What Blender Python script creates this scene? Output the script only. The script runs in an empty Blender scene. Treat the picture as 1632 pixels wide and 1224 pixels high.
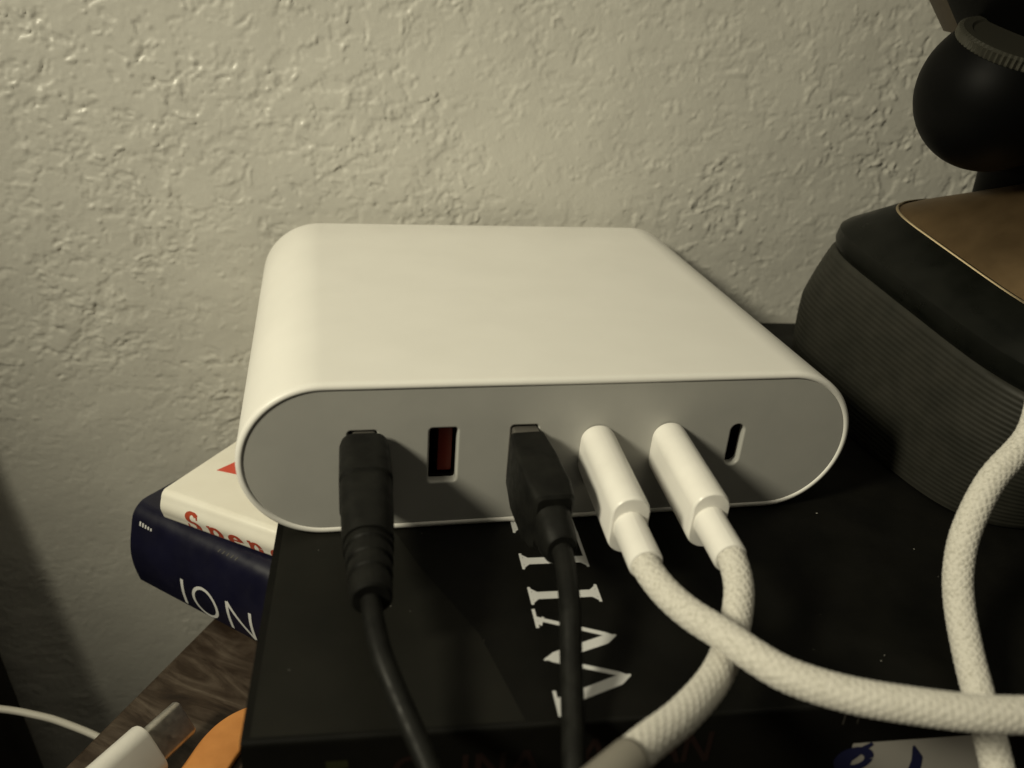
import bpy, bmesh, math
import numpy as np
from mathutils import Vector, Matrix

S = 0.00125            # metres per modelling unit (the charger is 100 units = 125 mm wide)
sc = bpy.context.scene
C = sc.collection
PI = math.pi

# ------------------------------------------------------------------ camera
cam = bpy.data.cameras.new("camera")
co = bpy.data.objects.new("camera", cam)
C.objects.link(co)
sc.camera = co
cam.sensor_width = 36.0
cam.lens = 1350.3 / 1632 * 36.0
def Rot(rx, ry, rz):
    return Matrix.Rotation(rz, 4, 'Z') @ Matrix.Rotation(ry, 4, 'Y') @ Matrix.Rotation(rx, 4, 'X')
co.matrix_world = Matrix.Translation(Vector((-36.735, -110.198, 80.741)) * S) @ Rot(1.115264, -0.073229, -0.205352)
cam.clip_start = 0.005
cam.clip_end = 50
cam.dof.use_dof = True
cam.dof.focus_distance = 150 * S
cam.dof.aperture_fstop = 18

# ------------------------------------------------------------------ world and lamps
w = bpy.data.worlds.new("World")
sc.world = w
w.use_nodes = True
bg = w.node_tree.nodes['Background']
bg.inputs['Color'].default_value = (1.0, 0.92, 0.70, 1)
bg.inputs['Strength'].default_value = 0.026
def area(name, loc, target, size, power, col):
    l = bpy.data.lights.new(name, 'AREA')
    l.shape = 'DISK'; l.size = size; l.energy = power; l.color = col
    o = bpy.data.objects.new(name, l)
    C.objects.link(o)
    o.location = Vector(loc) * S
    d = (Vector(target) - Vector(loc)).normalized()
    o.rotation_euler = d.to_track_quat('-Z', 'Y').to_euler()
    return o
def spot(name, loc, target, soft, power, ang, col):
    l = bpy.data.lights.new(name, 'SPOT')
    l.energy = power; l.color = col; l.shadow_soft_size = soft; l.spot_size = math.radians(ang); l.spot_blend = 1.0
    o = bpy.data.objects.new(name, l)
    C.objects.link(o)
    o.location = Vector(loc) * S
    o.rotation_euler = (Vector(target) - Vector(loc)).normalized().to_track_quat('-Z', 'Y').to_euler()
    return o
spot('reading_lamp', (-350, -155, 275), (55, 55, 20), 0.05, 12.6, 54, (1.0, 0.935, 0.70))
area('ceiling_bounce', (20, -60, 800), (20, 40, 0), 0.7, 1.75, (1.0, 0.93, 0.70))  # added fill for light bounced off the ceiling, no fixture there
sc.view_settings.view_transform = 'Standard'
sc.view_settings.look = 'None'
sc.view_settings.exposure = 0.0
sc.view_settings.gamma = 1.0

# ------------------------------------------------------------------ helpers
def link(name, me, mat, parent=None, smooth=True):
    o = bpy.data.objects.new(name, me)
    C.objects.link(o)
    if mat is not None:
        me.materials.clear()
        me.materials.append(mat)
    if parent is not None:
        o.parent = parent
    if smooth and len(me.polygons):
        me.polygons.foreach_set('use_smooth', [True] * len(me.polygons))
    return o
def auto_smooth(o, ang=35):
    me = o.data
    bm = bmesh.new(); bm.from_mesh(me)
    for e in bm.edges:
        if len(e.link_faces) == 2 and e.calc_face_angle(0) > math.radians(ang):
            e.smooth = False
    bm.to_mesh(me); bm.free()
def mesh(name, V, F, mat, parent=None, smooth=False, sharp=None, loc=(0, 0, 0)):
    me = bpy.data.meshes.new(name)
    V = np.asarray(V, float) * S
    me.from_pydata([tuple(v) for v in V], [], F)
    me.validate()
    bm = bmesh.new(); bm.from_mesh(me)
    bmesh.ops.recalc_face_normals(bm, faces=bm.faces)
    bm.to_mesh(me); bm.free()
    o = link(name, me, mat, parent, smooth)
    if sharp: auto_smooth(o, sharp)
    return o
def empty(name, label, cat, loc=(0, 0, 0), group=None):
    o = bpy.data.objects.new(name, None)
    C.objects.link(o)
    o.empty_display_size = 0.01
    o.location = Vector(loc) * S
    o['label'] = label; o['category'] = cat
    if group: o['group'] = group
    return o
def tag(o, label, cat, group=None):
    o['label'] = label; o['category'] = cat
    if group: o['group'] = group
def settle(root):
    # children were modelled in place; keep them there although the root sits at the base of the thing
    m = Matrix.Translation(-root.location)
    def rec(o):
        for ch in o.children:
            ch.data.transform(m)
            rec(ch)
    rec(root)
def loft(rings, cap0=True, cap1=True, closed=True):
    n = len(rings[0]); V = [tuple(p) for r in rings for p in r]; F = []
    for i in range(len(rings) - 1):
        for j in range(n if closed else n - 1):
            k = (j + 1) % n
            F.append((i * n + j, i * n + k, (i + 1) * n + k, (i + 1) * n + j))
    if cap0: F.append(tuple(range(n))[::-1])
    if cap1: F.append(tuple(range((len(rings) - 1) * n, len(rings) * n)))
    return V, F
def stad(cx, cz, W, H, y, r=None, n=14):
    r = min(W, H) / 2 if r is None else r
    r = max(r, 1e-3)
    P = []
    for sx, sz, a0 in ((1, -1, -PI / 2), (1, 1, 0), (-1, 1, PI / 2), (-1, -1, PI)):
        for k in range(n + 1):
            a = a0 + PI / 2 * k / n
            P.append((cx + sx * (W / 2 - r) + r * math.cos(a), y, cz + sz * (H / 2 - r) + r * math.sin(a)))
    return P
def catmull(P, step=0.5):
    P = [np.array(p, float) for p in P]
    P = [2 * P[0] - P[1]] + P + [2 * P[-1] - P[-2]]
    out = []
    for i in range(1, len(P) - 2):
        a, b, c, d = P[i - 1:i + 3]
        n = max(2, int(np.linalg.norm(c - b) / step))
        for k in range(n):
            t = k / n
            out.append(0.5 * ((2 * b) + (-a + c) * t + (2 * a - 5 * b + 4 * c - d) * t * t + (-a + 3 * b - 3 * c + d) * t ** 3))
    out.append(P[-2])
    for _ in range(6):
        o2 = list(out)
        for i in range(1, len(out) - 1):
            o2[i] = (out[i - 1] + 2 * out[i] + out[i + 1]) / 4
        out = o2
    return np.array(out)
def frames(path):
    T = np.gradient(path, axis=0); T /= np.linalg.norm(T, axis=1)[:, None]
    N = np.zeros_like(T)
    u = np.array([0, 0, 1.0]); u = u - T[0] * (u @ T[0]); u /= np.linalg.norm(u); N[0] = u
    for i in range(1, len(T)):
        u = N[i - 1] - T[i] * (N[i - 1] @ T[i]); N[i] = u / np.linalg.norm(u)
    return T, N, np.cross(T, N)
def tube(name, pts, r, mat, parent=None, seg=20, step=0.6, braid=None, rfun=None, caps=True):
    path = catmull(pts, step)
    T, N, B = frames(path)
    L = np.concatenate([[0], np.cumsum(np.linalg.norm(np.diff(path, axis=0), axis=1))])
    th = np.linspace(0, 2 * PI, seg, endpoint=False)
    R = np.full((len(path), seg), float(r))
    if rfun is not None:
        R *= np.array([rfun(l, L[-1]) for l in L])[:, None]
    if braid:
        k, pitch, amp = braid
        a = th[None, :] * k + L[:, None] * pitch
        b = th[None, :] * k - L[:, None] * pitch
        wv = np.maximum(np.abs(np.sin(a / 2)) ** .7 * (0.6 + .4 * np.sin(b)), np.abs(np.sin(b / 2)) ** .7 * (0.6 - .4 * np.sin(b)))
        R *= 1 + amp * (wv - .5)
    V = path[:, None, :] + R[..., None] * (np.cos(th)[None, :, None] * N[:, None, :] + np.sin(th)[None, :, None] * B[:, None, :])
    V, F = loft([list(x) for x in V], caps, caps)
    return mesh(name, V, F, mat, parent, smooth=True)
def box(name, x0, x1, y0, y1, z0, z1, mat, parent=None, bev=0.0, fr=None):
    bm = bmesh.new()
    bmesh.ops.create_cube(bm, size=1)
    for v in bm.verts:
        v.co = Vector(((x0 + x1) / 2 + v.co.x * (x1 - x0), (y0 + y1) / 2 + v.co.y * (y1 - y0), (z0 + z1) / 2 + v.co.z * (z1 - z0)))
    if bev:
        bmesh.ops.bevel(bm, geom=bm.edges[:], offset=bev, segments=3, affect='EDGES', profile=.5)
    if fr: 
        for v in bm.verts: v.co = fr(v.co)
    for v in bm.verts: v.co *= S
    me = bpy.data.meshes.new(name); bm.to_mesh(me); bm.free()
    o = link(name, me, mat, parent, bool(bev))
    if bev: auto_smooth(o, 40)
    return o

# ------------------------------------------------------------------ materials
def mat(name, base, rough=.5, spec=.5, metal=0, coat=0, coat_r=.1, sheen=0):
    m = bpy.data.materials.new(name); m.use_nodes = True
    b = m.node_tree.nodes['Principled BSDF']
    b.inputs['Base Color'].default_value = (*base, 1)
    b.inputs['Roughness'].default_value = rough
    b.inputs['Specular IOR Level'].default_value = spec
    b.inputs['Metallic'].default_value = metal
    b.inputs['Coat Weight'].default_value = coat
    b.inputs['Coat Roughness'].default_value = coat_r
    b.inputs['Sheen Weight'].default_value = sheen
    return m
def N(m, t): return m.node_tree.nodes.new(t)
def K(m, a, b): m.node_tree.links.new(a, b)
def coords(m, scale=(1, 1, 1), rot=(0, 0, 0)):
    g = N(m, 'ShaderNodeNewGeometry'); mp = N(m, 'ShaderNodeMapping')
    mp.inputs['Scale'].default_value = scale; mp.inputs['Rotation'].default_value = rot
    K(m, g.outputs['Position'], mp.inputs['Vector'])
    return mp.outputs['Vector']
def noise(m, vec, scale, detail=4, rough=.55, dist=0):
    n = N(m, 'ShaderNodeTexNoise')
    n.inputs['Scale'].default_value = scale; n.inputs['Detail'].default_value = detail
    n.inputs['Roughness'].default_value = rough; n.inputs['Distortion'].default_value = dist
    K(m, vec, n.inputs['Vector'])
    return n.outputs['Fac']
def ramp(m, fac, stops):
    r = N(m, 'ShaderNodeValToRGB')
    e = r.color_ramp.elements
    while len(e) < len(stops): e.new(.5)
    for i, (p, c) in enumerate(stops):
        e[i].position = p; e[i].color = (*c, 1) if len(c) == 3 else c
    K(m, fac, r.inputs['Fac'])
    return r.outputs['Color']
def bump(m, h, strength=.3, dist=.0003):
    b = N(m, 'ShaderNodeBump')
    b.inputs['Strength'].default_value = strength; b.inputs['Distance'].default_value = dist
    K(m, h, b.inputs['Height'])
    K(m, b.outputs['Normal'], m.node_tree.nodes['Principled BSDF'].inputs['Normal'])
def varied(m, c0, c1, scale, detail=4, lo=.35, hi=.65, rough=None, vec=None, dist=0):
    v = vec or coords(m)
    f = noise(m, v, scale, detail, dist=dist)
    col = ramp(m, f, [(lo, c0), (hi, c1)])
    b = m.node_tree.nodes['Principled BSDF']
    K(m, col, b.inputs['Base Color'])
    if rough:
        f2 = noise(m, v, scale * 2.3, detail)
        r = ramp(m, f2, [(.3, (rough[0],) * 3), (.7, (rough[1],) * 3)])
        K(m, r, b.inputs['Roughness'])
    return f
M = {}
M['wall'] = mat('wall_paint', (.66, .62, .55), .38, .5)
varied(M['wall'], (.565, .55, .505), (.61, .595, .545), 38, 5, rough=(.3, .46))
bump(M['wall'], noise(M['wall'], coords(M['wall']), 900, 5, .6), .35, .0002)
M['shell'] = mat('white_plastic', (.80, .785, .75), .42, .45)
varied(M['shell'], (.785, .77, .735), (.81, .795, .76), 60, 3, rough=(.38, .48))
_f = noise(M['shell'], coords(M['shell']), 34, 6, .65, .8)
K(M['shell'], ramp(M['shell'], _f, [(.38, (.36,) * 3), (.5, (.43,) * 3), (.66, (.52,) * 3)]), M['shell'].node_tree.nodes['Principled BSDF'].inputs['Roughness'])
bump(M['shell'], noise(M['shell'], coords(M['shell']), 4500, 2), .08, .00005)
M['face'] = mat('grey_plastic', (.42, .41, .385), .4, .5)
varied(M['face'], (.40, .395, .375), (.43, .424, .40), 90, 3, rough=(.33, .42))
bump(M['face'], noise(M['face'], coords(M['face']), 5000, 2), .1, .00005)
M['plug'] = mat('white_plug_plastic', (.82, .80, .76), .33, .5)
varied(M['plug'], (.80, .78, .74), (.84, .82, .78), 140, 3, rough=(.28, .4))
M['sleeve'] = mat('grey_sleeve_plastic', (.22, .205, .175), .5, .4)
M['braid'] = mat('braided_nylon', (.68, .655, .60), .8, .25, sheen=.2)
varied(M['braid'], (.45, .43, .375), (.64, .615, .56), 1900, 2, .3, .5)
bump(M['braid'], noise(M['braid'], coords(M['braid']), 2600, 2), .5, .00025)
M['black'] = mat('black_rubber', (.010, .010, .009), .5, .14)
varied(M['black'], (.006, .006, .0054), (.011, .011, .0095), 260, 3, rough=(.4, .6))
bump(M['black'], noise(M['black'], coords(M['black']), 1800, 3), .15, .0001)
M['socket'] = mat('dark_socket', (.008, .006, .005), .6, .3)
M['tongue'] = mat('red_plastic_tongue', (.20, .022, .010), .45, .4)
M['metal'] = mat('plug_metal', (.62, .60, .57), .4, .5, .9)
varied(M['metal'], (.5, .48, .45), (.66, .64, .6), 400, 3, rough=(.36, .5))
M['collar_metal'] = mat('dim_plug_metal', (.16, .15, .135), .45, .4, .6)
M['book'] = mat('black_cover', (.008, .008, .007), .5, .12)
varied(M['book'], (.0035, .0035, .003), (.0065, .0062, .005), 70, 5, .35, .7, rough=(.42, .58))
bump(M['book'], noise(M['book'], coords(M['book']), 2200, 3), .12, .0001)
M['lit_cover'] = mat('lit_cover_charcoal', (.014, .014, .012), .5, .14)  # lighter black, painted in for the lit part of the cover
varied(M['lit_cover'], (.008, .008, .0066), (.013, .0125, .010), 50, 5, .3, .7, rough=(.42, .56))
M['pages'] = mat('page_paper', (.55, .51, .42), .85, .2)
varied(M['pages'], (.45, .41, .33), (.62, .58, .48), 60, 4, vec=coords(M['pages'], (1, 1, 40)))
M['ink'] = mat('white_ink', (.60, .60, .60), .5, .3)
M['dimink'] = mat('dim_white_ink', (.06, .056, .05), .5, .3)
M['rust'] = mat('dark_red_ink', (.013, .006, .005), .5, .3)
M['orangeink'] = mat('orange_ink', (.06, .022, .006), .5, .3)
M['greenink'] = mat('moss_ink', (.02, .022, .008), .5, .3)
M['navyink'] = mat('navy_ink', (.012, .015, .06), .45, .4)
M['dustspeck'] = mat('lint', (.35, .34, .31), .8, .2)
M['panel'] = mat('pale_print', (.40, .38, .35), .5, .4)
M['navy'] = mat('navy_jacket', (.006, .0065, .022), .34, .4)
varied(M['navy'], (.004, .004, .014), (.006, .006, .020), 90, 4, rough=(.3, .44))
M['navyboard'] = M['navy']
M['cream'] = mat('white_glossy_cover', (.80, .77, .69), .22, .5)
varied(M['cream'], (.78, .75, .67), (.81, .785, .71), 100, 3)
bump(M['cream'], noise(M['cream'], coords(M['cream']), 700, 2), .12, .00012)
M['red'] = mat('red_ink', (.62, .075, .04), .3, .5)
M['brick'] = mat('brick_red_ink', (.42, .07, .035), .25, .5)
M['orange'] = mat('orange_silicone', (.62, .26, .07), .5, .4)
varied(M['orange'], (.55, .225, .06), (.65, .28, .08), 150, 3, rough=(.42, .6))
M['grille'] = mat('ribbed_rubber', (.045, .045, .038), .6, .22)
varied(M['grille'], (.017, .017, .0135), (.027, .026, .021), 130, 4, .3, .7, rough=(.45, .65))
M['gloss'] = mat('black_gloss', (.006, .0065, .005), .36, .16)
varied(M['gloss'], (.004, .0045, .0035), (.007, .0075, .006), 120, 3, rough=(.26, .42))
M['brass'] = mat('aged_brass', (.30, .20, .10), .42, .5, .85)
varied(M['brass'], (.12, .078, .038), (.25, .17, .09), 34, 4, .35, .7, rough=(.38, .55))
M['bead'] = mat('polished_brass_edge', (.62, .5, .33), .25, .5, 1)
M['joint'] = mat('black_joint', (.002, .002, .002), .5, .06)
M['knurl'] = mat('knurled_metal', (.05, .048, .038), .32, .5, .35)
M['brown'] = mat('lit_edge_brown', (.05, .038, .025), .6, .3)  # brown that paints light on the lamp shade's edge
M['table'] = mat('dark_wood', (.1, .07, .05), .5, .4)
def wood(m):
    v = coords(m, (1, 1, 1), (0, 0, math.radians(36)))
    mp = N(m, 'ShaderNodeMapping'); mp.inputs['Scale'].default_value = (1, 4, 1); K(m, v, mp.inputs['Vector'])
    f = noise(m, mp.outputs['Vector'], 42, 7, .66, 1.3)
    c = ramp(m, f, [(.30, (.016, .009, .005)), (.43, (.040, .026, .016)), (.56, (.078, .058, .042)), (.70, (.135, .108, .082))])
    b = m.node_tree.nodes['Principled BSDF']
    f2 = noise(m, v, 95, 5, .65, .8)
    c2 = ramp(m, f2, [(.35, (.55, .5, .46)), (.62, (1, 1, 1))])
    mx = N(m, 'ShaderNodeMix'); mx.data_type = 'RGBA'; mx.blend_type = 'MULTIPLY'
    mx.inputs[0].default_value = .8
    K(m, c, mx.inputs[6]); K(m, c2, mx.inputs[7]); K(m, mx.outputs[2], b.inputs['Base Color'])
    bump(m, f, .25, .0004)
wood(M['table'])
M['slab'] = mat('shadow_board_dark', (.012, .010, .008), .8, .2)  # for the board added to shade the wall
varied(M['slab'], (.009, .008, .006), (.017, .014, .011), 120, 5)
M['cord'] = mat('white_cord', (.72, .69, .62), .45, .4)
M['floor'] = mat('carpet', (.08, .065, .05), .95, .1)
varied(M['floor'], (.05, .04, .03), (.11, .09, .07), 160, 5)

# ------------------------------------------------------------------ wall, floor
rng = np.random.RandomState(11)
def vn(x, y, seed):
    r = np.random.RandomState(seed); G = r.rand(256, 256)
    xi = np.floor(x).astype(int); yi = np.floor(y).astype(int)
    fx = x - xi; fy = y - yi
    fx = fx ** 3 * (fx * (6 * fx - 15) + 10); fy = fy ** 3 * (fy * (6 * fy - 15) + 10)
    g = lambda a, b: G[(xi + a) % 256, (yi + b) % 256]
    return (g(0, 0) * (1 - fx) + g(1, 0) * fx) * (1 - fy) + (g(0, 1) * (1 - fx) + g(1, 1) * fx) * fy
def fbm(x, y, seed, o=3, g=.5):
    s = 0; a = 1; t = 0
    for k in range(o):
        s = s + a * vn(x * 2 ** k + 17 * k, y * 2 ** k + 5 * k, seed + k); t += a; a *= g
    return s / t
def sm(a, b, x):
    t = np.clip((x - a) / (b - a), 0, 1); return t * t * (3 - 2 * t)
def wall():
    def axis(lo, hi, LO, HI, st):
        c = np.arange(lo, hi + st / 2, st)
        def out(a, b):
            k = [a]; s = st
            while abs(k[-1] - b) > s * 1.5:
                s *= 1.25; k.append(k[-1] + math.copysign(s, b - a))
            k.append(b); return k[1:]
        return np.array(out(lo, LO)[::-1] + list(c) + out(hi, HI))
    X = axis(-145, 160, -900, 900, .4); Z = axis(-148, 98, -550, 1300, .4)
    x, z = np.meshgrid(X, Z)
    wx = x + 2.0 * (fbm(x / 4, z / 4, 3) - .5) * 2; wz = z + 2.0 * (fbm(x / 4, z / 4, 9) - .5) * 2
    region = sm(.36, .6, fbm(x / 30 + 3, z / 26, 91, 2))
    n = fbm(wx / 4.0, wz / 3.1, 21, 4, .58)
    plate = sm(.40, .445, n + .07 * region - .02)
    n2 = fbm(wx / 1.7 + 40, wz / 1.35, 51, 3, .6)
    crumbs = sm(.52, .60, n2) * (1 - .75 * plate)
    beads = sm(.74, .82, fbm(wx / 1.9 + 9, wz / 1.7, 77, 2)) 
    holes = sm(.75, .82, fbm(wx / 2.2 + 70, wz / 1.5 + 30, 177, 2))
    # the skim coat is smoother low on the left
    calm = 1 - .72 * sm(0, 1, ((-z - 5) / 60.)) * sm(0, 1, (-x - 35) / 55.)
    h = (plate * .26 + crumbs * .22 + beads * .32 - holes * .26) * (.42 + .46 * (1 - region)) * calm + .35 * (fbm(x / 14, z / 11, 5, 2) - .5) + .05 * (fbm(x / 1.1, z / 1.1, 31, 2) - .5)
    a = math.radians(-3)
    y = 90.4 - h * .95
    V = np.stack([x * math.cos(a), y + x * math.sin(a) , z], -1).reshape(-1, 3)
    nx = len(X); nz = len(Z)
    i = np.arange(nz - 1)[:, None] * nx + np.arange(nx - 1)[None]
    F = np.stack([i, i + 1, i + nx + 1, i + nx], -1).reshape(-1, 4)
    me = bpy.data.meshes.new('wall')
    me.vertices.add(len(V)); me.vertices.foreach_set('co', (V * S).ravel())
    me.loops.add(F.size); me.loops.foreach_set('vertex_index', F.ravel())
    me.polygons.add(len(F)); me.polygons.foreach_set('loop_start', np.arange(0, F.size, 4))
    me.polygons.foreach_set('use_smooth', np.ones(len(F), bool))
    me.update(calc_edges=True)
    o = link('wall', me, M['wall']); o['kind'] = 'structure'
wall()
fl = mesh('floor', [(-900, -900, -550), (900, -900, -550), (900, 140, -550), (-900, 140, -550)], [(0, 1, 2, 3)], M['floor'])
fl['kind'] = 'structure'

# ------------------------------------------------------------------ table
TZ = -45.0
e1 = np.array([.515, .857]); e2 = np.array([.857, -.515])
def tab(s, t, z):                     # s along the left edge (away from us), t to the right
    o = np.array([-61.5, 33.9])
    q = o + e1 * s + e2 * t
    return Vector((q[0], q[1], z))
troot = empty('bedside_table', 'dark brown wood grain table top under the stack of books', 'table', tab(-120, 160, -548))
box('table_top', -270, 42, 0, 330, TZ - 20, TZ, M['table'], troot, .8, lambda c: tab(c.x, c.y, c.z))
box('leg', -258, -240, 12, 30, -549.5, TZ - 20.2, M['table'], troot, .8, lambda c: tab(c.x, c.y, c.z))
box('leg', -258, -240, 300, 318, -549.5, TZ - 20.2, M['table'], troot, .8, lambda c: tab(c.x, c.y, c.z))
box('leg', 12, 30, 12, 30, -549.5, TZ - 20.2, M['table'], troot, .8, lambda c: tab(c.x, c.y, c.z))
box('leg', 12, 30, 300, 318, -549.5, TZ - 20.2, M['table'], troot, .8, lambda c: tab(c.x, c.y, c.z))
settle(troot)

# ------------------------------------------------------------------ books
class Book:
    """s runs along the spine, t into the book, z up; the spine faces -t"""
    def __init__(s, corner, ang, Ls, Lt, z0, z1, th, bulge, cr, name, label, cover, page):
        s.c = np.array(corner, float); a = math.radians(ang)
        s.ds = np.array([math.cos(a), math.sin(a)]); s.dt = np.array([-math.sin(a), math.cos(a)])
        s.z0, s.z1 = z0, z1
        H = z1 - z0
        prof = []
        n = 8
        ct, cr = cr if isinstance(cr, tuple) else (cr, cr)
        for k in range(n + 1):                    # top rounded corner
            q = PI / 2 * k / n
            prof.append((ct - ct * math.sin(q), z1 - ct + ct * math.cos(q)))
        m = 14
        for k in range(1, m):
            f = k / m; prof.append((-bulge * math.sin(PI * f), z1 - ct - (H - ct - cr) * f))
        for k in range(n + 1):
            q = PI / 2 * k / n
            prof.append((cr - cr * math.cos(q), z0 + cr - cr * math.sin(q)))
        # smooth the joins
        for _ in range(2 if bulge else 0):
            p2 = list(prof)
            for i in range(2, len(prof) - 2):
                p2[i] = tuple((np.array(prof[i - 1]) + 2 * np.array(prof[i]) + np.array(prof[i + 1])) / 4)
            prof = p2
        s.prof = np.array(prof)
        d = np.linalg.norm(np.diff(s.prof, axis=0), axis=1)
        s.al = np.concatenate([[0], np.cumsum(d)])
        outer = [(Lt, z1)] + [tuple(p) for p in s.prof] + [(Lt, z0)]
        P = np.array([outer[0]] + [tuple(p) for p in s.prof] + [outer[-1]])
        Tn = np.gradient(P, axis=0); Tn /= np.linalg.norm(Tn, axis=1)[:, None]
        nrm = np.stack([Tn[:, 1], -Tn[:, 0]], 1)
        inner = P - nrm * th * np.sign((nrm[len(P) // 2] @ np.array([-1, 0]))) 
        inner[0] = (Lt, z1 - th); inner[-1] = (Lt, z0 + th)
        inner[1, 1] = z1 - th; inner[-2, 1] = z0 + th
        ring = [tuple(p) for p in P] + [tuple(p) for p in inner[::-1]]
        root = empty(name, label, 'book', s.W(Ls / 2, Lt / 2, z0)[:]); s.root = root
        V = []; F = []; k = len(ring)
        for sv in (0, Ls):
            for t, z in ring: V.append(s.W(sv, t, z))
        for j in range(k):
            F.append((j, (j + 1) % k, k + (j + 1) % k, k + j))
        h = k // 2
        for j in range(h - 1):
            F.append((j, j + 1, k - 2 - j, k - 1 - j))
            F.append((k + j + 1, k + j, 2 * k - 1 - j, 2 * k - 2 - j))
        s.cover = mesh('cover', V, F, cover, root, smooth=True, sharp=62)
        # page block
        box('page_block', .5, Ls - .5, ct + .05, Lt - .8, z0 + th + .03, z1 - th - .03, page, root, 0,
            lambda c: Vector(s.W(c.x, c.y, c.z)))
    def W(s, a, t, z):
        q = s.c + s.ds * a + s.dt * t
        return np.array([q[0], q[1], z])
    def spine(s, a, l, off=.05):
        """point on the spine surface at a along it and arc length l from its top"""
        l = min(max(l, 0), s.al[-1])
        i = min(np.searchsorted(s.al, l, 'right') - 1, len(s.al) - 2)
        f = (l - s.al[i]) / (s.al[i + 1] - s.al[i] + 1e-9)
        p = s.prof[i] * (1 - f) + s.prof[i + 1] * f
        tg = s.prof[i + 1] - s.prof[i]; tg /= np.linalg.norm(tg)
        n = np.array([tg[1], -tg[0]])
        if n[0] > 0 and abs(n[0]) > abs(n[1]): n = -n
        if n[1] < 0 and abs(n[1]) > abs(n[0]) and i < len(s.al) / 2: n = -n
        p = p + n * off
        return s.W(a, p[0], p[1])

def ribbons(name, strokes, mapf, mt, parent, sub=.5):
    """flat print: every stroke is a list of (x, y, width) run through mapf(x, y, k) -> point"""
    V = []; F = []
    for si, st in enumerate(strokes):
        P = []
        for i in range(len(st) - 1):
            a = np.array(st[i], float); b = np.array(st[i + 1], float)
            n = max(1, int(np.linalg.norm((b - a)[:2]) / sub))
            P += [a + (b - a) * k / n for k in range(n)]
        P.append(np.array(st[-1], float)); P = np.array(P)
        T = np.gradient(P[:, :2], axis=0); T /= np.linalg.norm(T, axis=1)[:, None] + 1e-9
        Nn = np.stack([-T[:, 1], T[:, 0]], 1)
        b0 = len(V)
        for p, n in zip(P, Nn):
            for sg in (-1, 1):
                V.append(mapf(p[0] + sg * n[0] * p[2] / 2, p[1] + sg * n[1] * p[2] / 2, si))
        for i in range(len(P) - 1):
            F.append((b0 + 2 * i, b0 + 2 * i + 1, b0 + 2 * i + 3, b0 + 2 * i + 2))
    return mesh(name, V, F, mt, parent)
def arc(cx, cy, rx, ry, a0, a1, w0, w1=None, n=20):
    w1 = w0 if w1 is None else w1; out = []
    for k in range(n + 1):
        a = math.radians(a0 + (a1 - a0) * k / n)
        wd = w0 + (w1 - w0) * abs(math.cos(a))
        out.append((cx + rx * math.cos(a), cy + ry * math.sin(a), wd))
    return out

# black book: spine towards us, title running away from us on the cover
BB = Book((-47.3, -38.5), -3.6, 187, 129.5, -18, -.05, 1.4, 0.0, .7, 'black_book',
          'large black hardcover book with white serif capitals, lying under the charger', M['book'], M['pages'])
def cov(x, y, k):       # title coordinates: x = reading direction (away), y = up the letters (left)
    x += 2.4; y -= 46.5; k2 = math.radians(.6)
    q = BB.W(-y * math.cos(k2) - x * math.sin(k2) + 1.2, x * math.cos(k2) - y * math.sin(k2), 0)
    q[2] = -.03 + .0015 * k
    return q
def T0(y): return y + 38.6
t = T0(-38.2)
Wl = [[(t, 10.3, 1.6), (t + 3.2, 1.6, 1.6), (t + 4.0, -.2, .25)], [(t + 3.9, .3, .3), (t + 4.3, 1.4, .75), (t + 7.3, 9.4, .75), (t + 7.7, 10.4, .3)], [(t + 7.4, 10.6, .2), (t + 8.0, 8.9, 1.5), (t + 10.5, 1.6, 1.6), (t + 11.3, -.2, .25)],
      [(t + 11.2, .3, .3), (t + 11.6, 1.4, .75), (t + 15.3, 10.3, .75)], [(t - 2, 10.35, .45), (t + 2.1, 10.35, .45)], [(t + 13.4, 10.35, .45), (t + 17.2, 10.35, .45)],
      [(t - .9, 10.1, .2), (t + .6, 9.3, .9)], [(t + 14, 10.1, .9), (t + 15.5, 9.2, .3)]]
def serif(x, y, s=1, wd=1.9):
    return [[(x - wd, y, .42), (x + wd, y, .42)], [(x - wd + .3, y, .2), (x - .2, y - s * 1.1, .8)], [(x + wd - .3, y, .2), (x + .2, y - s * 1.1, .8)]]
Il = lambda x: [[(x, .2, 1.55), (x, 10.1, 1.55)]] + serif(x, 10.2, 1) + serif(x, .2, -1)
def Ll(x): return [[(x, .2, 1.55), (x, 10.1, 1.55)]] + serif(x, 10.2, 1) + [[(x - 1.9, .2, .42), (x + 7.2, .2, .6)], [(x + 7.3, .1, .35), (x + 7.9, 2.3, .2)],
                  [(x + 5.2, .35, .5), (x + 7.5, 1.2, 1.2)], [(x - 1.6, .2, .2), (x - .2, 1.3, .8)]]
ribbons('title_print', Wl + Il(T0(-18.2)) + Ll(T0(-10.3)) + Ll(T0(-1.2)), cov, M['ink'], BB.root)
# charcoal sheet paints the lit left of the cover, up to the cable's shadow
V = [BB.W(1.0, .9, 0), BB.W(33, .9, 0), BB.W(29, 16, 0), BB.W(21.5, 31, 0), BB.W(18, 40, 0), BB.W(15, 80, 0), BB.W(12, 127, 0), BB.W(1.0, 127, 0)]
for v in V: v[2] = -.043
mesh('lit_cover_patch', V, [tuple(range(len(V)))], M['lit_cover'], BB.root)
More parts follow.
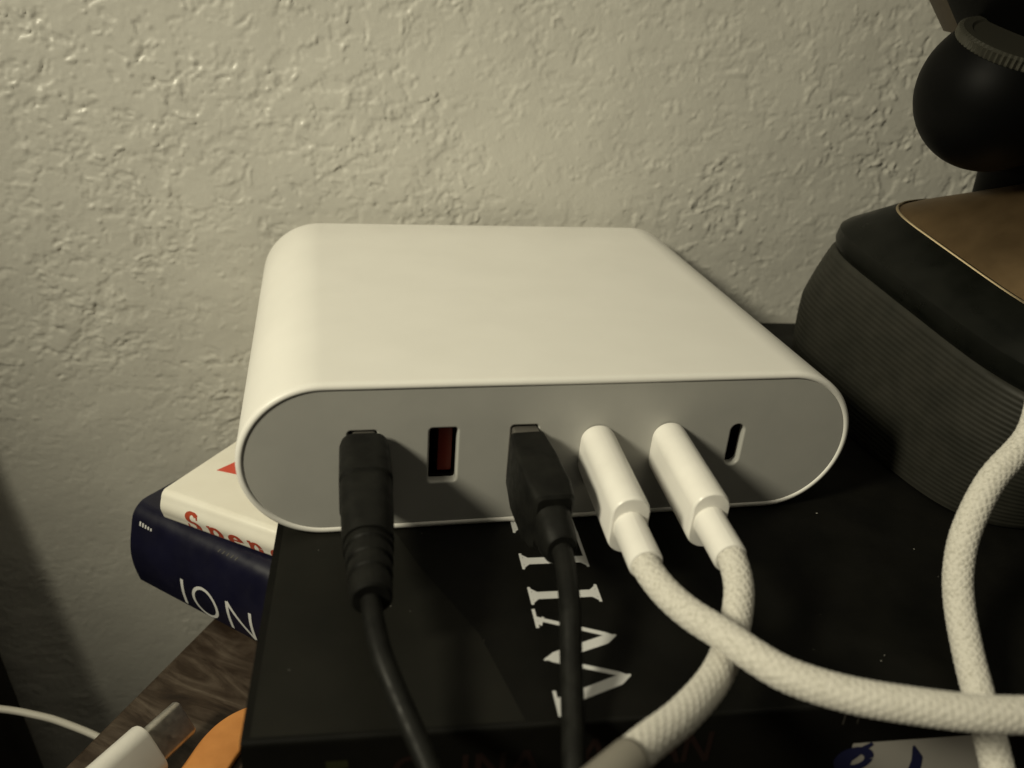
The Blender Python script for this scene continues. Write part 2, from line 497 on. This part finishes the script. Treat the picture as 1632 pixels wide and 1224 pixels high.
# spine print: worn red capitals, an orange bar, a pale panel with a navy device
def spn(x, y, k):
    q = BB.spine(x, 9.0 - y, .03 + .0015 * k); return q
def caps(x0, h, wd, word, y0=0.):
    out = []; x = x0
    for ch in word:
        if ch == 'I': out += [[(x + .6, y0, wd), (x + .6, y0 + h, wd)]]; x += 2.2
        if ch == 'A': out += [[(x, y0, wd), (x + 1.8, y0 + h, wd)], [(x + 1.8, y0 + h, wd), (x + 3.6, y0, wd)], [(x + .8, y0 + h * .35, wd * .7), (x + 2.8, y0 + h * .35, wd * .7)]]; x += 4.4
        if ch == 'M': out += [[(x, y0, wd), (x, y0 + h, wd)], [(x, y0 + h, wd), (x + 2, y0 + h * .3, wd)], [(x + 2, y0 + h * .3, wd), (x + 4, y0 + h, wd)], [(x + 4, y0 + h, wd), (x + 4, y0, wd)]]; x += 5
        if ch == 'N': out += [[(x, y0, wd), (x, y0 + h, wd)], [(x, y0 + h, wd), (x + 3, y0, wd)], [(x + 3, y0, wd), (x + 3, y0 + h, wd)]]; x += 4
        if ch == 'C': out += [arc(x + 1.8, y0 + h / 2, 1.8, h / 2, 45, 315, wd)]; x += 4.4
        if ch == 'L': out += [[(x, y0 + h, wd), (x, y0, wd)], [(x, y0 + .1, wd), (x + 2.4, y0 + .1, wd)]]; x += 3.4
    return out
ribbons('spine_print', caps(17.5, 4.6, .75, 'CLINA'), spn, M['rust'], BB.root)
ribbons('spine_print', caps(40, 5.2, .7, 'AMAN', .6), spn, M['rust'], BB.root)
ribbons('spine_bar', [[(21, -1.6, 2.2), (31, -1.6, 2.2)]], spn, M['orangeink'], BB.root)
ribbons('spine_print', [[(9.5, 4.2, 1.6), (12, 4.4, 1.2)]], spn, M['greenink'], BB.root)
ribbons('spine_panel', [[(77, -3.0, 9.6), (99, -3.0, 9.6)]], spn, M['panel'], BB.root)
def spn2(x, y, k):
    return BB.spine(x, 9.0 - y, .07 + .0015 * k)
ribbons('spine_device', [arc(77.8, -1.2, 2.2, 1.7, 0, 360, 1.3), [(75.6, -6, 2.6), (76.8, -1, 1.9), (79.8, 1.6, .7)], [(86, .6, .3), (87.3, -2, 1.6), (87.7, -6, 2.2)]], spn2, M['navyink'], BB.root)
ribbons('spine_print', [[(x, 5.5, .22), (x + sl, 7.6, .22)] for x, sl in ((74.5, 0), (76.5, 0), (80, 1.0), (82.5, 1.2), (85, 1), (88, 1), (91, .8), (94, .8))], spn, M['dimink'], BB.root)
settle(BB.root)

# white paperback
WB = Book((-69.6, 42.6), -34.8, 150, 112, -25.2, -18.1, .35, .55, 1.5, 'white_book',
          'glossy white paperback with red serif letters on its spine, between navy and black books', M['cream'], M['pages'])
def wsp(x, y, k): return WB.spine(x, 8.2 - y, .04 + .0015 * k)
g = []
# S p e n d
x = 6.6
g += [arc(x + 1.35, 3.75, 1.15, 1.15, 30, 265, .42, .75), arc(x + 1.25, 1.45, 1.3, 1.2, 95, -150, .45, .8), [(x + 2.4, 4.9, .35), (x + 2.5, 3.6, .2)], [(x - .05, 1.9, .2), (x + .05, .5, .35)]]
x = 11.8
g += [[(x + .4, 3.1, .6), (x + .4, -1.6, .6)], arc(x + 1.5, 1.6, 1.25, 1.45, -160, 160, .4, .75), [(x - .4, 3.0, .35), (x + .4, 3.1, .35)]]
x = 16.9
g += [arc(x + 1.3, 1.6, 1.25, 1.4, 0, 320, .4, .75), [(x + .2, 1.75, .35), (x + 2.4, 1.75, .35)]]
x = 21.6
g += [[(x + .4, 3.1, .6), (x + .4, .15, .6)], arc(x + 1.5, 1.7, 1.0, 1.3, 165, 10, .4, .6), [(x + 2.5, 1.8, .65), (x + 2.5, .15, .65)], [(x - .4, 3.0, .35), (x + .4, 3.1, .35)],
      [(x - .4, .1, .3), (x + 1.1, .1, .3)], [(x + 1.8, .1, .3), (x + 3.3, .1, .3)]]
x = 27.0
g += [arc(x + 1.3, 1.6, 1.25, 1.45, 20, 340, .4, .75), [(x + 2.6, 5.2, .6), (x + 2.6, .1, .6)]]
g = [[(p[0], p[1], p[2] * 1.6) for p in st] for st in g]
ribbons('spine_print', g, wsp, M['brick'], WB.root, .3)
V = [np.array(v, float) for v in ((-59.6, 49.6, -18.06), (-52.0, 46.0, -18.06), (-54, 54.5, -18.06))]
mesh('cover_mark', V, [(0, 1, 2)], M['red'], WB.root)
settle(WB.root)

# navy hardcover
NB = Book((-77.3, 48.6), -41, 165, 118, -45 + .02, -25.25, .9, 1.3, (4.2, .8), 'navy_book',
          'thick navy hardcover at the bottom of the stack, white letters ION on its spine', M['navy'], M['pages'])
Lr = NB.al[-1]
def nsp(x, y, k): return NB.spine(x, Lr - 1.3 - y, .05 + .0015 * k)
ribbons('spine_print', [[(14.6, .3, .8), (15.2, 7.8, .8)], arc(21.2, 4.1, 3.2, 3.9, 0, 360, .75, n=40),
                        [(27.8, .2, .75), (27.8, 8.0, .75)], [(27.8, 8.0, .75), (34.0, .2, .75)], [(34.0, .2, .75), (34.0, 8.0, .75)]], nsp, M['ink'], NB.root)
ribbons('spine_print', [[(2.6 + i * .8, 15.2, .42), (2.6 + i * .8, 16.2 - .1 * i, .42)] for i in range(5)], nsp, M['ink'], NB.root)
ribbons('spine_print', [[(24.2 + i * 1.15, 17.6, .25), (24.6 + i * 1.15, 18.3, .25)] for i in range(5)], nsp, M['dimink'], NB.root)
settle(NB.root)

# ------------------------------------------------------------------ charger
CH = empty('charging_station', 'white six-port desktop charger with rounded ends and grey front, on the black book', 'charger', (0, 41.6, 0))
CW, CHH, CD = 100.0, 26.0, 83.2
cz = CHH / 2
def R_(ins, y): return stad(0, cz, CW - 2 * ins, CHH - 2 * ins, y, n=24)
prof = [(1.25, 1.2), (1.2, .35), (1.05, .1), (.8, 0), (.5, .04), (.2, .25), (.04, .6), (0, 1.1), (0, 12), (0, 70), (0, CD - 1.2), (.12, CD - .6), (.4, CD - .15), (.9, CD)]
V, F = loft([R_(i, y) for i, y in prof], False, True)
mesh('shell', V, F, M['shell'], CH, smooth=True, sharp=50)
ports = [('A', -31.6), ('A', -19.5), ('A', -6.9), ('C', 5.0), ('C', 17.0), ('C', 29.1)]
def faceplate():
    cu = bpy.data.curves.new('faceplate', 'CURVE'); cu.dimensions = '2D'; cu.fill_mode = 'BOTH'
    def sp(P):
        s = cu.splines.new('POLY'); s.points.add(len(P) - 1); s.use_cyclic_u = True
        for i, p in enumerate(P): s.points[i].co = (p[0] * S, p[2] * S, 0, 1)
    def dd(P):
        out = [P[0]]
        for p in P[1:]:
            if (p[0] - out[-1][0]) ** 2 + (p[2] - out[-1][2]) ** 2 > 1e-6: out.append(p)
        if (out[0][0] - out[-1][0]) ** 2 + (out[0][2] - out[-1][2]) ** 2 < 1e-6: out.pop()
        return out
    b = .32
    sp(dd(stad(0, cz, CW - 2.5 - 2 * .06, CHH - 2.5 - 2 * .06, 0, n=24)))
    for k, x in ports:
        if k == 'A': sp(dd(stad(x, 13.3, 4.3 + 2 * b, 9.5 + 2 * b, 0, r=.5 + b, n=5)))
        else: sp(dd(stad(x, 12.9, 2.3 + 2 * b, 7.6 + 2 * b, 0, n=10)))
    cu.extrude = .9 * S - b * S; cu.bevel_depth = b * S; cu.bevel_resolution = 3
    o = bpy.data.objects.new('tmp', cu); C.objects.link(o)
    dg = bpy.context.evaluated_depsgraph_get(); dg.update()
    me = bpy.data.meshes.new_from_object(o.evaluated_get(dg), depsgraph=dg)
    bpy.data.objects.remove(o); bpy.data.curves.remove(cu)
    me.transform(Matrix.Translation(Vector((0, 1.12 * S, 0))) @ Matrix.Rotation(PI / 2, 4, 'X'))
    me.name = 'faceplate'
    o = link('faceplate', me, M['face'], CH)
    auto_smooth(o, 50)
faceplate()
for k, x in ports:
    if k == 'A':
        w_, h_, z_ = 4.3, 9.5, 13.3
        V, F = loft([stad(x, z_, w_ + 2.2, h_ + 2.2, 2.3, r=.6, n=4), stad(x, z_, w_ + .1, h_ + .1, 2.3, r=.5, n=4), stad(x, z_, w_ + .1, h_ + .1, 12, r=.5, n=4)], False, True)
        so = mesh('usb_a_port', V, F, M['socket'], CH, smooth=True, sharp=40)
        box('tongue', x - .5, x + 1.7, 2.6, 11.8, z_ - 4.1, z_ + 4.1, M['tongue'], so, .1)
    else:
        w_, h_, z_ = 2.3, 7.6, 12.9
        V, F = loft([stad(x, z_, w_ + 2, h_ + 2, 2.3, n=6), stad(x, z_, w_ + .05, h_ + .05, 2.3, n=6), stad(x, z_, w_ + .05, h_ + .05, 9, n=6)], False, True)
        so = mesh('usb_c_port', V, F, M['socket'], CH, smooth=True, sharp=40)
        box('tongue', x - .35, x + .35, 3.0, 8.8, z_ - 2.7, z_ + 2.7, M['tongue'], so, .1)
settle(CH)

# ------------------------------------------------------------------ cables
def frame_map(o, ax, up):
    ax = np.array(ax, float); ax /= np.linalg.norm(ax)
    up = np.array(up, float); up -= ax * (up @ ax); up /= np.linalg.norm(up)
    sd = np.cross(ax, up); o = np.array(o, float)
    return lambda a, s_, u: o + ax * a + sd * s_ + up * u        # along, side, up
def sect(fm, secs, n=8, p=None):
    """rings across an axis: (a, side_shift, up_shift, width, height, radius)"""
    R = []
    for a, ss, uu, w_, h_, r in secs:
        R.append([fm(a, q[0], q[2]) for q in stad(ss, uu, w_, h_, 0, r=r, n=n)])
    return R

def white_cable(x0, name, label, tip, path, sleeve=None):
    root = empty(name, label, 'cable', (x0, -10, 0), 'white cables plugged into the charger')
    fm = frame_map((x0, 0, 13.0), (tip[0], tip[1], tip[2]), (0, 0, 1))
    L = 19.4; W_, H_ = 5.6, 9.5
    secs = [(-1.6, 0, 0, 1.95, 6.8, .95), (.62, 0, 0, 1.95, 6.8, .95)]
    V, F = loft(sect(fm, secs, 6)); mesh('metal_tip', V, F, M['metal'], root, True, 40)
    r = 2.7
    secs = [(-.25, 0, 0, W_ - .6, H_ - .6, r - .3), (-.1, 0, 0, W_ - .15, H_ - .15, r - .08), (.3, 0, 0, W_, H_, r), (10, 0, 0, W_, H_, r), (L - .6, 0, 0, W_, H_, r),
            (L - .2, 0, 0, W_ - .15, H_ - .15, r - .07), (L, 0, 0, W_ - .5, H_ - .5, r - .25), (L + .02, 0, 0, 4.5, 5.2, 2.2)]
    V, F = loft(sect(fm, secs, 8)); mesh('plug_body', V, F, M['plug'], root, True, 38)
    secs = [(L - .5, 0, 0, 4.5, 5.0, 2.25), (L + 6.0, 0, 0, 4.6, 4.85, 2.3), (L + 7.9, 0, 0, 4.6, 4.8, 2.3), (L + 8.2, 0, 0, 4.35, 4.55, 2.17), (L + 8.25, 0, 0, 3.8, 3.95, 1.9), (L + 7.2, 0, 0, 3.7, 3.8, 1.85)]
    V, F = loft(sect(fm, secs, 8)); mesh('collar', V, F, M['plug'], root, True, 38)
    e0 = fm(L + 7.5, 0, 0); e1_ = fm(L + 9.4, 0, 0)
    pts = [e0, e1_] + path
    tube('braided_cord', pts, 1.86, M['braid'], root, seg=64, step=.13, braid=(11, 4.4, .13), caps=True)
    if sleeve: tube('sleeve', sleeve, 2.15, M['sleeve'], root, seg=28, step=.5)
    settle(root)
    return root
white_cable(5.0, 'braided_cable', 'white braided cable in the left usb-c port, sweeping across to the right edge', (-.05, -1, -.03),
            [(4.5, -32.5, 11.7), (5.9, -37.0, 12.0), (8.1, -42.0, 12.8), (10.1, -46.0, 13.0), (12.6, -49.3, 13.1), (17.2, -52.8, 13.5), (22.8, -55.6, 14.0), (29.3, -58.0, 14.4), (36, -59.4, 14.6), (44, -61, 14.5), (54, -62.5, 14)])
white_cable(17.0, 'braided_cable', 'white braided cable in the right usb-c port, curling down to the bottom edge', (-.05, -1, -.03),
            [(14.6, -32.8, 10.8), (11.6, -38.1, 9.0), (6.6, -44.3, 9.0), (-0.0, -50.2, 10.3), (-6.1, -54.4, 11.5), (-10.4, -57.6, 12.2)],
            [(-8.2, -56.1, 11.9), (-10.4, -57.6, 12.2), (-16, -61, 12.0), (-22, -64.5, 11)])
tw = tube('braided_cable', [(66, -18, 31), (62.1, -22.1, 25.9), (54.5, -25.8, 21.2), (49.4, -29.6, 16.0), (47.2, -32.6, 11.8), (45.9, -36, 8.4), (44.6, -40.9, 5.0), (43.0, -46.2, 2.6), (41.5, -53.3, -1.6), (40, -62, -8)],
          1.86, M['braid'], None, seg=64, step=.13, braid=(11, 4.4, .13))
tag(tw, 'white braided cable hanging at the right edge, plugged into nothing in view', 'cable')

# black cable in the first port: long tapering moulded plug
kb = empty('black_cable', 'black cable with long ribbed plug in the leftmost port of the charger', 'cable', (-31.6, -14, 0), 'black cables plugged into the charger')
fm = frame_map((-31.4, 0, 13.7), (-.02, -1, -.1), (0, 0, 1))
V, F = loft(sect(fm, [(-2, 0, 0, 3.4, 8.2, .4), (.7, 0, 0, 3.4, 8.2, .4)], 4)); mesh('metal_tip', V, F, M['collar_metal'], kb, True, 40)
secs = [(-.3, 0, -.3, 5.4, 8.4, 1.4), (.3, 0, -.3, 6.9, 9.9, 2.0), (1.2, 0, -.3, 7.3, 10.2, 2.2), (8.6, 0, -.3, 7.5, 10.2, 2.4), (8.9, 0, -.45, 7.2, 9.7, 2.4), (15.5, 0, -.5, 7.0, 9.0, 2.7), (19.0, 0, -.4, 6.6, 7.6, 2.9)]
V, F = loft(sect(fm, secs, 8)); mesh('plug_body', V, F, M['black'], kb, True, 28)
secs = []
a = 18.5
for k in range(3):
    w_ = 6.5 - .35 * k
    secs += [(a, 0, -.35, w_, w_ + .5, w_ / 2), (a + 1.5, 0, -.35, w_ - .1, w_ + .4, w_ / 2 - .05), (a + 1.7, 0, -.35, w_ - 1.0, w_ + .1, (w_ - 1.0) / 2), (a + 2.15, 0, -.35, w_ - 1.0, w_ + .1, (w_ - 1.0) / 2)]
    a += 2.4
secs += [(a, 0, -.35, 5.5, 5.9, 2.75), (a + 2.4, 0, -.35, 5.2, 5.6, 2.6), (a + 2.7, 0, -.35, 4.6, 4.9, 2.3), (a + 2.72, 0, -.35, 2.2, 2.2, 1.1)]
V, F = loft(sect(fm, secs, 8)); mesh('strain_relief', V, F, M['black'], kb, True, 30)
p0 = fm(a + 1, 0, -.35); p1 = fm(a + 4, 0, -.6)
tube('cord', [p0, p1, (-31.2, -35.5, 8.6), (-29.4, -41, 6.4), (-27.2, -47, 4.0), (-25.4, -53, 1.5), (-24, -60, -3), (-23, -67, -10), (-22, -72, -20)], 1.3, M['black'], kb, seg=18, step=.5)
settle(kb)
# black cable in the third port: blocky plug
kc = empty('black_cable', 'black cable with blocky flared plug in the third port from the left', 'cable', (-6.9, -12, 0), 'black cables plugged into the charger')
fm = frame_map((-6.9, 0, 13.0), (.04, -1, -.05), (0, 0, 1))
V, F = loft(sect(fm, [(-2, 0, .2, 4.1, 9.0, .4), (1.6, 0, .2, 4.1, 9.0, .4)], 4)); mesh('metal_tip', V, F, M['collar_metal'], kc, True, 40)
secs = [(.7, 0, -.1, 4.8, 9.0, .5), (1.0, 0, -.1, 5.4, 9.7, .7), (6.5, .1, -.5, 6.4, 10.5, .8), (13.5, .1, -.6, 6.5, 10.4, .8), (16.2, 0, -.6, 5.8, 9.4, .9), (16.6, 0, -.6, 5.0, 8.6, .9)]
V, F = loft(sect(fm, secs, 5)); mesh('plug_body', V, F, M['black'], kc, True, 24)
secs = [(16.2, 0, -1.0, 5.2, 7.4, 2.1), (19, 0, -1.3, 5.0, 6.4, 2.2), (21.0, 0, -1.4, 4.6, 5.4, 2.2), (21.4, 0, -1.4, 4.0, 4.7, 1.9), (21.42, 0, -1.4, 2.5, 2.5, 1.2)]
V, F = loft(sect(fm, secs, 8)); mesh('strain_relief', V, F, M['black'], kc, True, 30)
p0 = fm(20, 0, -1.3); p1 = fm(23, 0, -1.7)
tube('cord', [p0, p1, (-6.9, -29.5, 8.2), (-8.1, -35.8, 4.9), (-9.3, -42, 2.3), (-10.6, -48, .2), (-12, -55, -4), (-13, -62, -12), (-14, -66, -22)], 1.42, M['black'], kc, seg=18, step=.5)
settle(kc)

# ------------------------------------------------------------------ lamp at the right
LP = empty('desk_lamp', 'dark lamp with ribbed rubber base, brass top plate and big black joint, right edge', 'lamp', (106, 24, 0))
LCX, LCY, LA, LB = 106.0, 24.0, 39.6, 36.5
def srow(ins, z, tilt, n=96, ex=5.0, dome=0):
    out = []
    for k in range(n):
        a = 2 * PI * k / n
        c, s_ = math.cos(a), math.sin(a)
        x = LCX + (LA - ins) * math.copysign(abs(c) ** (2 / ex), c)
        lb = LB - (min(7, max(0, z - 18) * .42) if s_ > 0 else -min(7, z * .22))
        y = LCY + (lb - ins) * math.copysign(abs(s_) ** (2 / ex), s_)
        zz = z + tilt * (y - LCY); dx, dy = x - LCX, y - LCY; ca, sa = math.cos(.05), math.sin(.05)
        out.append((LCX + dx * ca - dy * sa, LCY + dx * sa + dy * ca, zz))
    return out
rows = [srow(2.0, .02, 0), srow(1.2, .3, 0)]
nr = 27; zt = 30.4
for k in range(nr):
    z0 = .9 + (zt - 1.5) * k / nr; z1 = .9 + (zt - 1.5) * (k + 1) / nr
    bul = lambda z: 1.5 * (2 * z / zt - 1) ** 2 * .8
    for f, i_ in ((0, .11), (.25, .02), (.5, 0), (.75, .02)):
        z = z0 + (z1 - z0) * f
        rows.append(srow(i_ + bul(z), z, .13 * z / zt))
rows.append(srow(1.5, zt, .13))
V, F = loft(rows, True, True); mesh('ribbed_side', V, F, M['grille'], LP, True, 60)
rows = [srow(2.2, zt - .6, .13), srow(1.5, zt + .3, .13), srow(.9, 32.4, .13), srow(.9, 34.9, .13), srow(1.6, 35.7, .13), srow(8.5, 40.6, .16), srow(9.5, 40.7, .16)]
V, F = loft(rows, False, False); mesh('gloss_band', V, F, M['gloss'], LP, True, 40)
rows = [srow(8.6, 40.4, .16), srow(8.7, 40.8, .16), srow(8.9, 41.0, .16), srow(9.1, 40.9, .16), srow(9.2, 40.5, .16)]
V, F = loft(rows, False, False); mesh('brass_edge', V, F, M['bead'], LP, True)
rows = [srow(9.1, 40.5, .16)] + [srow(9.3 + 16 * f, 40.7 + 11 * f ** .9, .16 * (1 - .4 * f), ex=5.0 - 2.8 * f) for f in (0, .1, .2, .35, .5, .7, .85, 1)]
V, F = loft(rows, False, True); mesh('top_plate', V, F, M['brass'], LP, True, 40)
def lathe(name, cx, cy, pr, mt, n=64, sharp=35, caps=(True, True), parent=None):
    R = [[(cx + r * math.cos(2 * PI * k / n), cy + r * math.sin(2 * PI * k / n), z) for k in range(n)] for r, z in pr]
    V, F = loft(R, *caps); return mesh(name, V, F, mt, parent or LP, True, sharp)
lathe('neck', 105, 34, [(12, 42), (12.3, 45), (12.6, 52.5), (12.8, 53), (14.5, 56), (16.5, 62), (17, 70), (17, 79)], M['joint'])
bc = np.array((80.4, 26, 67.2)); br = 13.4
def sphere_pts(c, r, ax, cut, n=64, m=24):
    ax = np.array(ax, float); ax /= np.linalg.norm(ax)
    u = np.cross(ax, (0, 0, 1.0)); u /= np.linalg.norm(u); v = np.cross(ax, u)
    R = []
    for j in range(m + 1):
        th = PI - (PI - cut) * j / m
        th = min(th, PI - .02)
        rr = r * math.sin(th); h = r * math.cos(th)
        R.append([c + ax * h + rr * (math.cos(2 * PI * k / n) * u + math.sin(2 * PI * k / n) * v) for k in range(n)])
    return R, ax, u, v
cn = np.array((-.02, -.302, .953))
R, cn, cu_, cv_ = sphere_pts(bc, br, cn, math.radians(54.1))
V, F = loft(R, True, True); jb = mesh('joint_ball', V, F, M['joint'], LP, True, 40)
V, F = loft([[(bc + (np.array((105, 34, 62)) - bc) * f + 8 * (math.cos(a) * np.array((.35, -.94, 0)) + math.sin(a) * np.array((0, 0, 1.)))) for a in np.linspace(0, 2 * PI, 32, endpoint=False)] for f in (0, 1)])
mesh('joint_arm', V, F, M['joint'], LP, True, 40)
# knurled cap on the ball
kr = br * math.sin(math.radians(54.1)); kh = br * math.cos(math.radians(54.1))
def disc(rf, h, n=144):
    return [bc + cn * (kh + h) + rf(k) * (math.cos(2 * PI * k / n) * cu_ + math.sin(2 * PI * k / n) * cv_) for k in range(n)]
kn = lambda k: kr * (1.0 if k % 2 else .965)
V, F = loft([disc(lambda k: kr * .97, -.3), disc(kn, .15), disc(kn, 1.5), disc(lambda k: kr * .93, 1.9), disc(lambda k: kr * .80, 1.9), disc(lambda k: kr * .76, 1.6)], True, True)
mesh('knurled_cap', V, F, M['knurl'], LP, True, 25)
lathe('shade', 105, 34, [(22, 76.0), (24.6, 75.8), (30.2, 83), (44, 97), (45, 99), (43, 99.5), (22, 79)], M['joint'], sharp=40)
lathe('shade_lit_edge', 105.6, 36.8, [(24.6, 76.1), (24.8, 76.0), (30.2, 83), (44.4, 97.3), (44.4, 98), (43, 97.2)], M['brown'], caps=(False, False), sharp=40)  # brown cone behind the black one, paints light along its left edge
settle(LP)

# ------------------------------------------------------------------ things on the table, lower left
uc = empty('usb_cable', 'white usb-c cable end with silver metal tip lying on the wood', 'cable', (-71, 0, TZ))
fm = frame_map((-70.6, -7.0, TZ + 5.3), (.60, .80, -.02), (.66, -.46, .60))
L0 = 6.5
V, F = loft(sect(fm, [(L0 - .3, 0, 0, 6.7, 2.1, 1.0), (L0 + 7.2, 0, 0, 6.7, 2.1, 1.0), (L0 + 7.6, 0, 0, 6.3, 1.8, .85)], 8)); mesh('metal_tip', V, F, M['metal'], uc, True, 40)
V, F = loft(sect(fm, [(-12, 0, 0, 9.4, 4.8, 2.3), (L0 - .5, 0, 0, 9.4, 4.8, 2.3), (L0 - .1, 0, 0, 9.1, 4.5, 2.2), (L0, 0, 0, 8.6, 4.0, 1.9)], 8)); mesh('plug_body', V, F, M['plug'], uc, True, 40)
tube('cord', [fm(-11, 0, 0), fm(-15, 0, -.3), (-84, -25, TZ + 2.3), (-90, -36, TZ + 1.9), (-94, -50, TZ + 1.9)], 1.8, M['plug'], uc, seg=16)
settle(uc)
pts = [(-44, 5, TZ + 1.0), (-49, 5.0, TZ + 1.0), (-53.0, 3.4, TZ + 1.0), (-55.6, .4, TZ + 1.0), (-58.2, -5, TZ + 1.0), (-63, -14, TZ + 1.0), (-67, -20, TZ + 1)]
path = catmull(pts, .6); T, Nn, B = frames(path)
R = []
for p, n_, b_ in zip(path, Nn, B):
    R.append([p + n_ * q[2] + b_ * q[0] for q in stad(.5, 0, 7.6, 1.3, 0, r=.5, n=4)])
V, F = loft(R); ob = mesh('orange_strap', V, F, M['orange'], None, True, 40)
tag(ob, 'flat orange rubber strap curving out from under the black book', 'strap')
cr = tube('thin_cord', [(-150, 62, -76), (-128, 52, -77.6), (-111, 49, -78.7), (-102.7, 46.5, -79.3), (-97, 44.6, -80.4), (-86.5, 40, -83.5), (-74, 32, -89), (-60, 24, -100)], .8, M['cord'], None, seg=14)
tag(cr, 'thin white cord crossing the dark gap behind the table edge', 'cord')
# dark board added for the black corner and its shadow on the wall
def sl(c):
    # foot stands out from the wall and right edge slopes, to slant the shadow
    d = max(1.0, 1.0 + (-50 - c.z) * .112)
    return Vector((c.x + (-50 - c.z) * .12 * (1 if c.x > -150 else 0), 97.2 - (c.x + 118) * .052 - d - (90 - c.y), c.z))
sb = box('shadow_board', -320, -129.6, 78, 90, -180, 60, M['slab'], None, 4, sl)
tag(sb, 'black board added left of the table to cast a shadow on the wall', 'shadow_board')

def dust():
    r = np.random.RandomState(4); V = []; F = []
    spots = [(r.uniform(-43, 60), r.uniform(-44, -2), 0) for _ in range(24)] + [(r.uniform(-44, -20), r.uniform(-36, 60), 0) for _ in range(14)]
    spots += [(r.uniform(78, 100), r.uniform(-8, 30), 0) for _ in range(0)]
    for x, y, z in spots:
        if y < -41 + (x < 0) * 1 or (abs(x) < 50 and y > -.5): continue
        s_ = abs(r.normal(0, .06)) + .04
        b = len(V)
        for k in range(4):
            v = r.normal(0, 1, 3) * (s_, s_, s_ * .5); V.append((x + v[0], y + v[1], .0 + abs(v[2]) + .01))
        F += [(b, b + 1, b + 2), (b, b + 1, b + 3), (b, b + 2, b + 3), (b + 1, b + 2, b + 3)]
    o = mesh('dust', V, F, M['dustspeck']); o['kind'] = 'stuff'
dust()
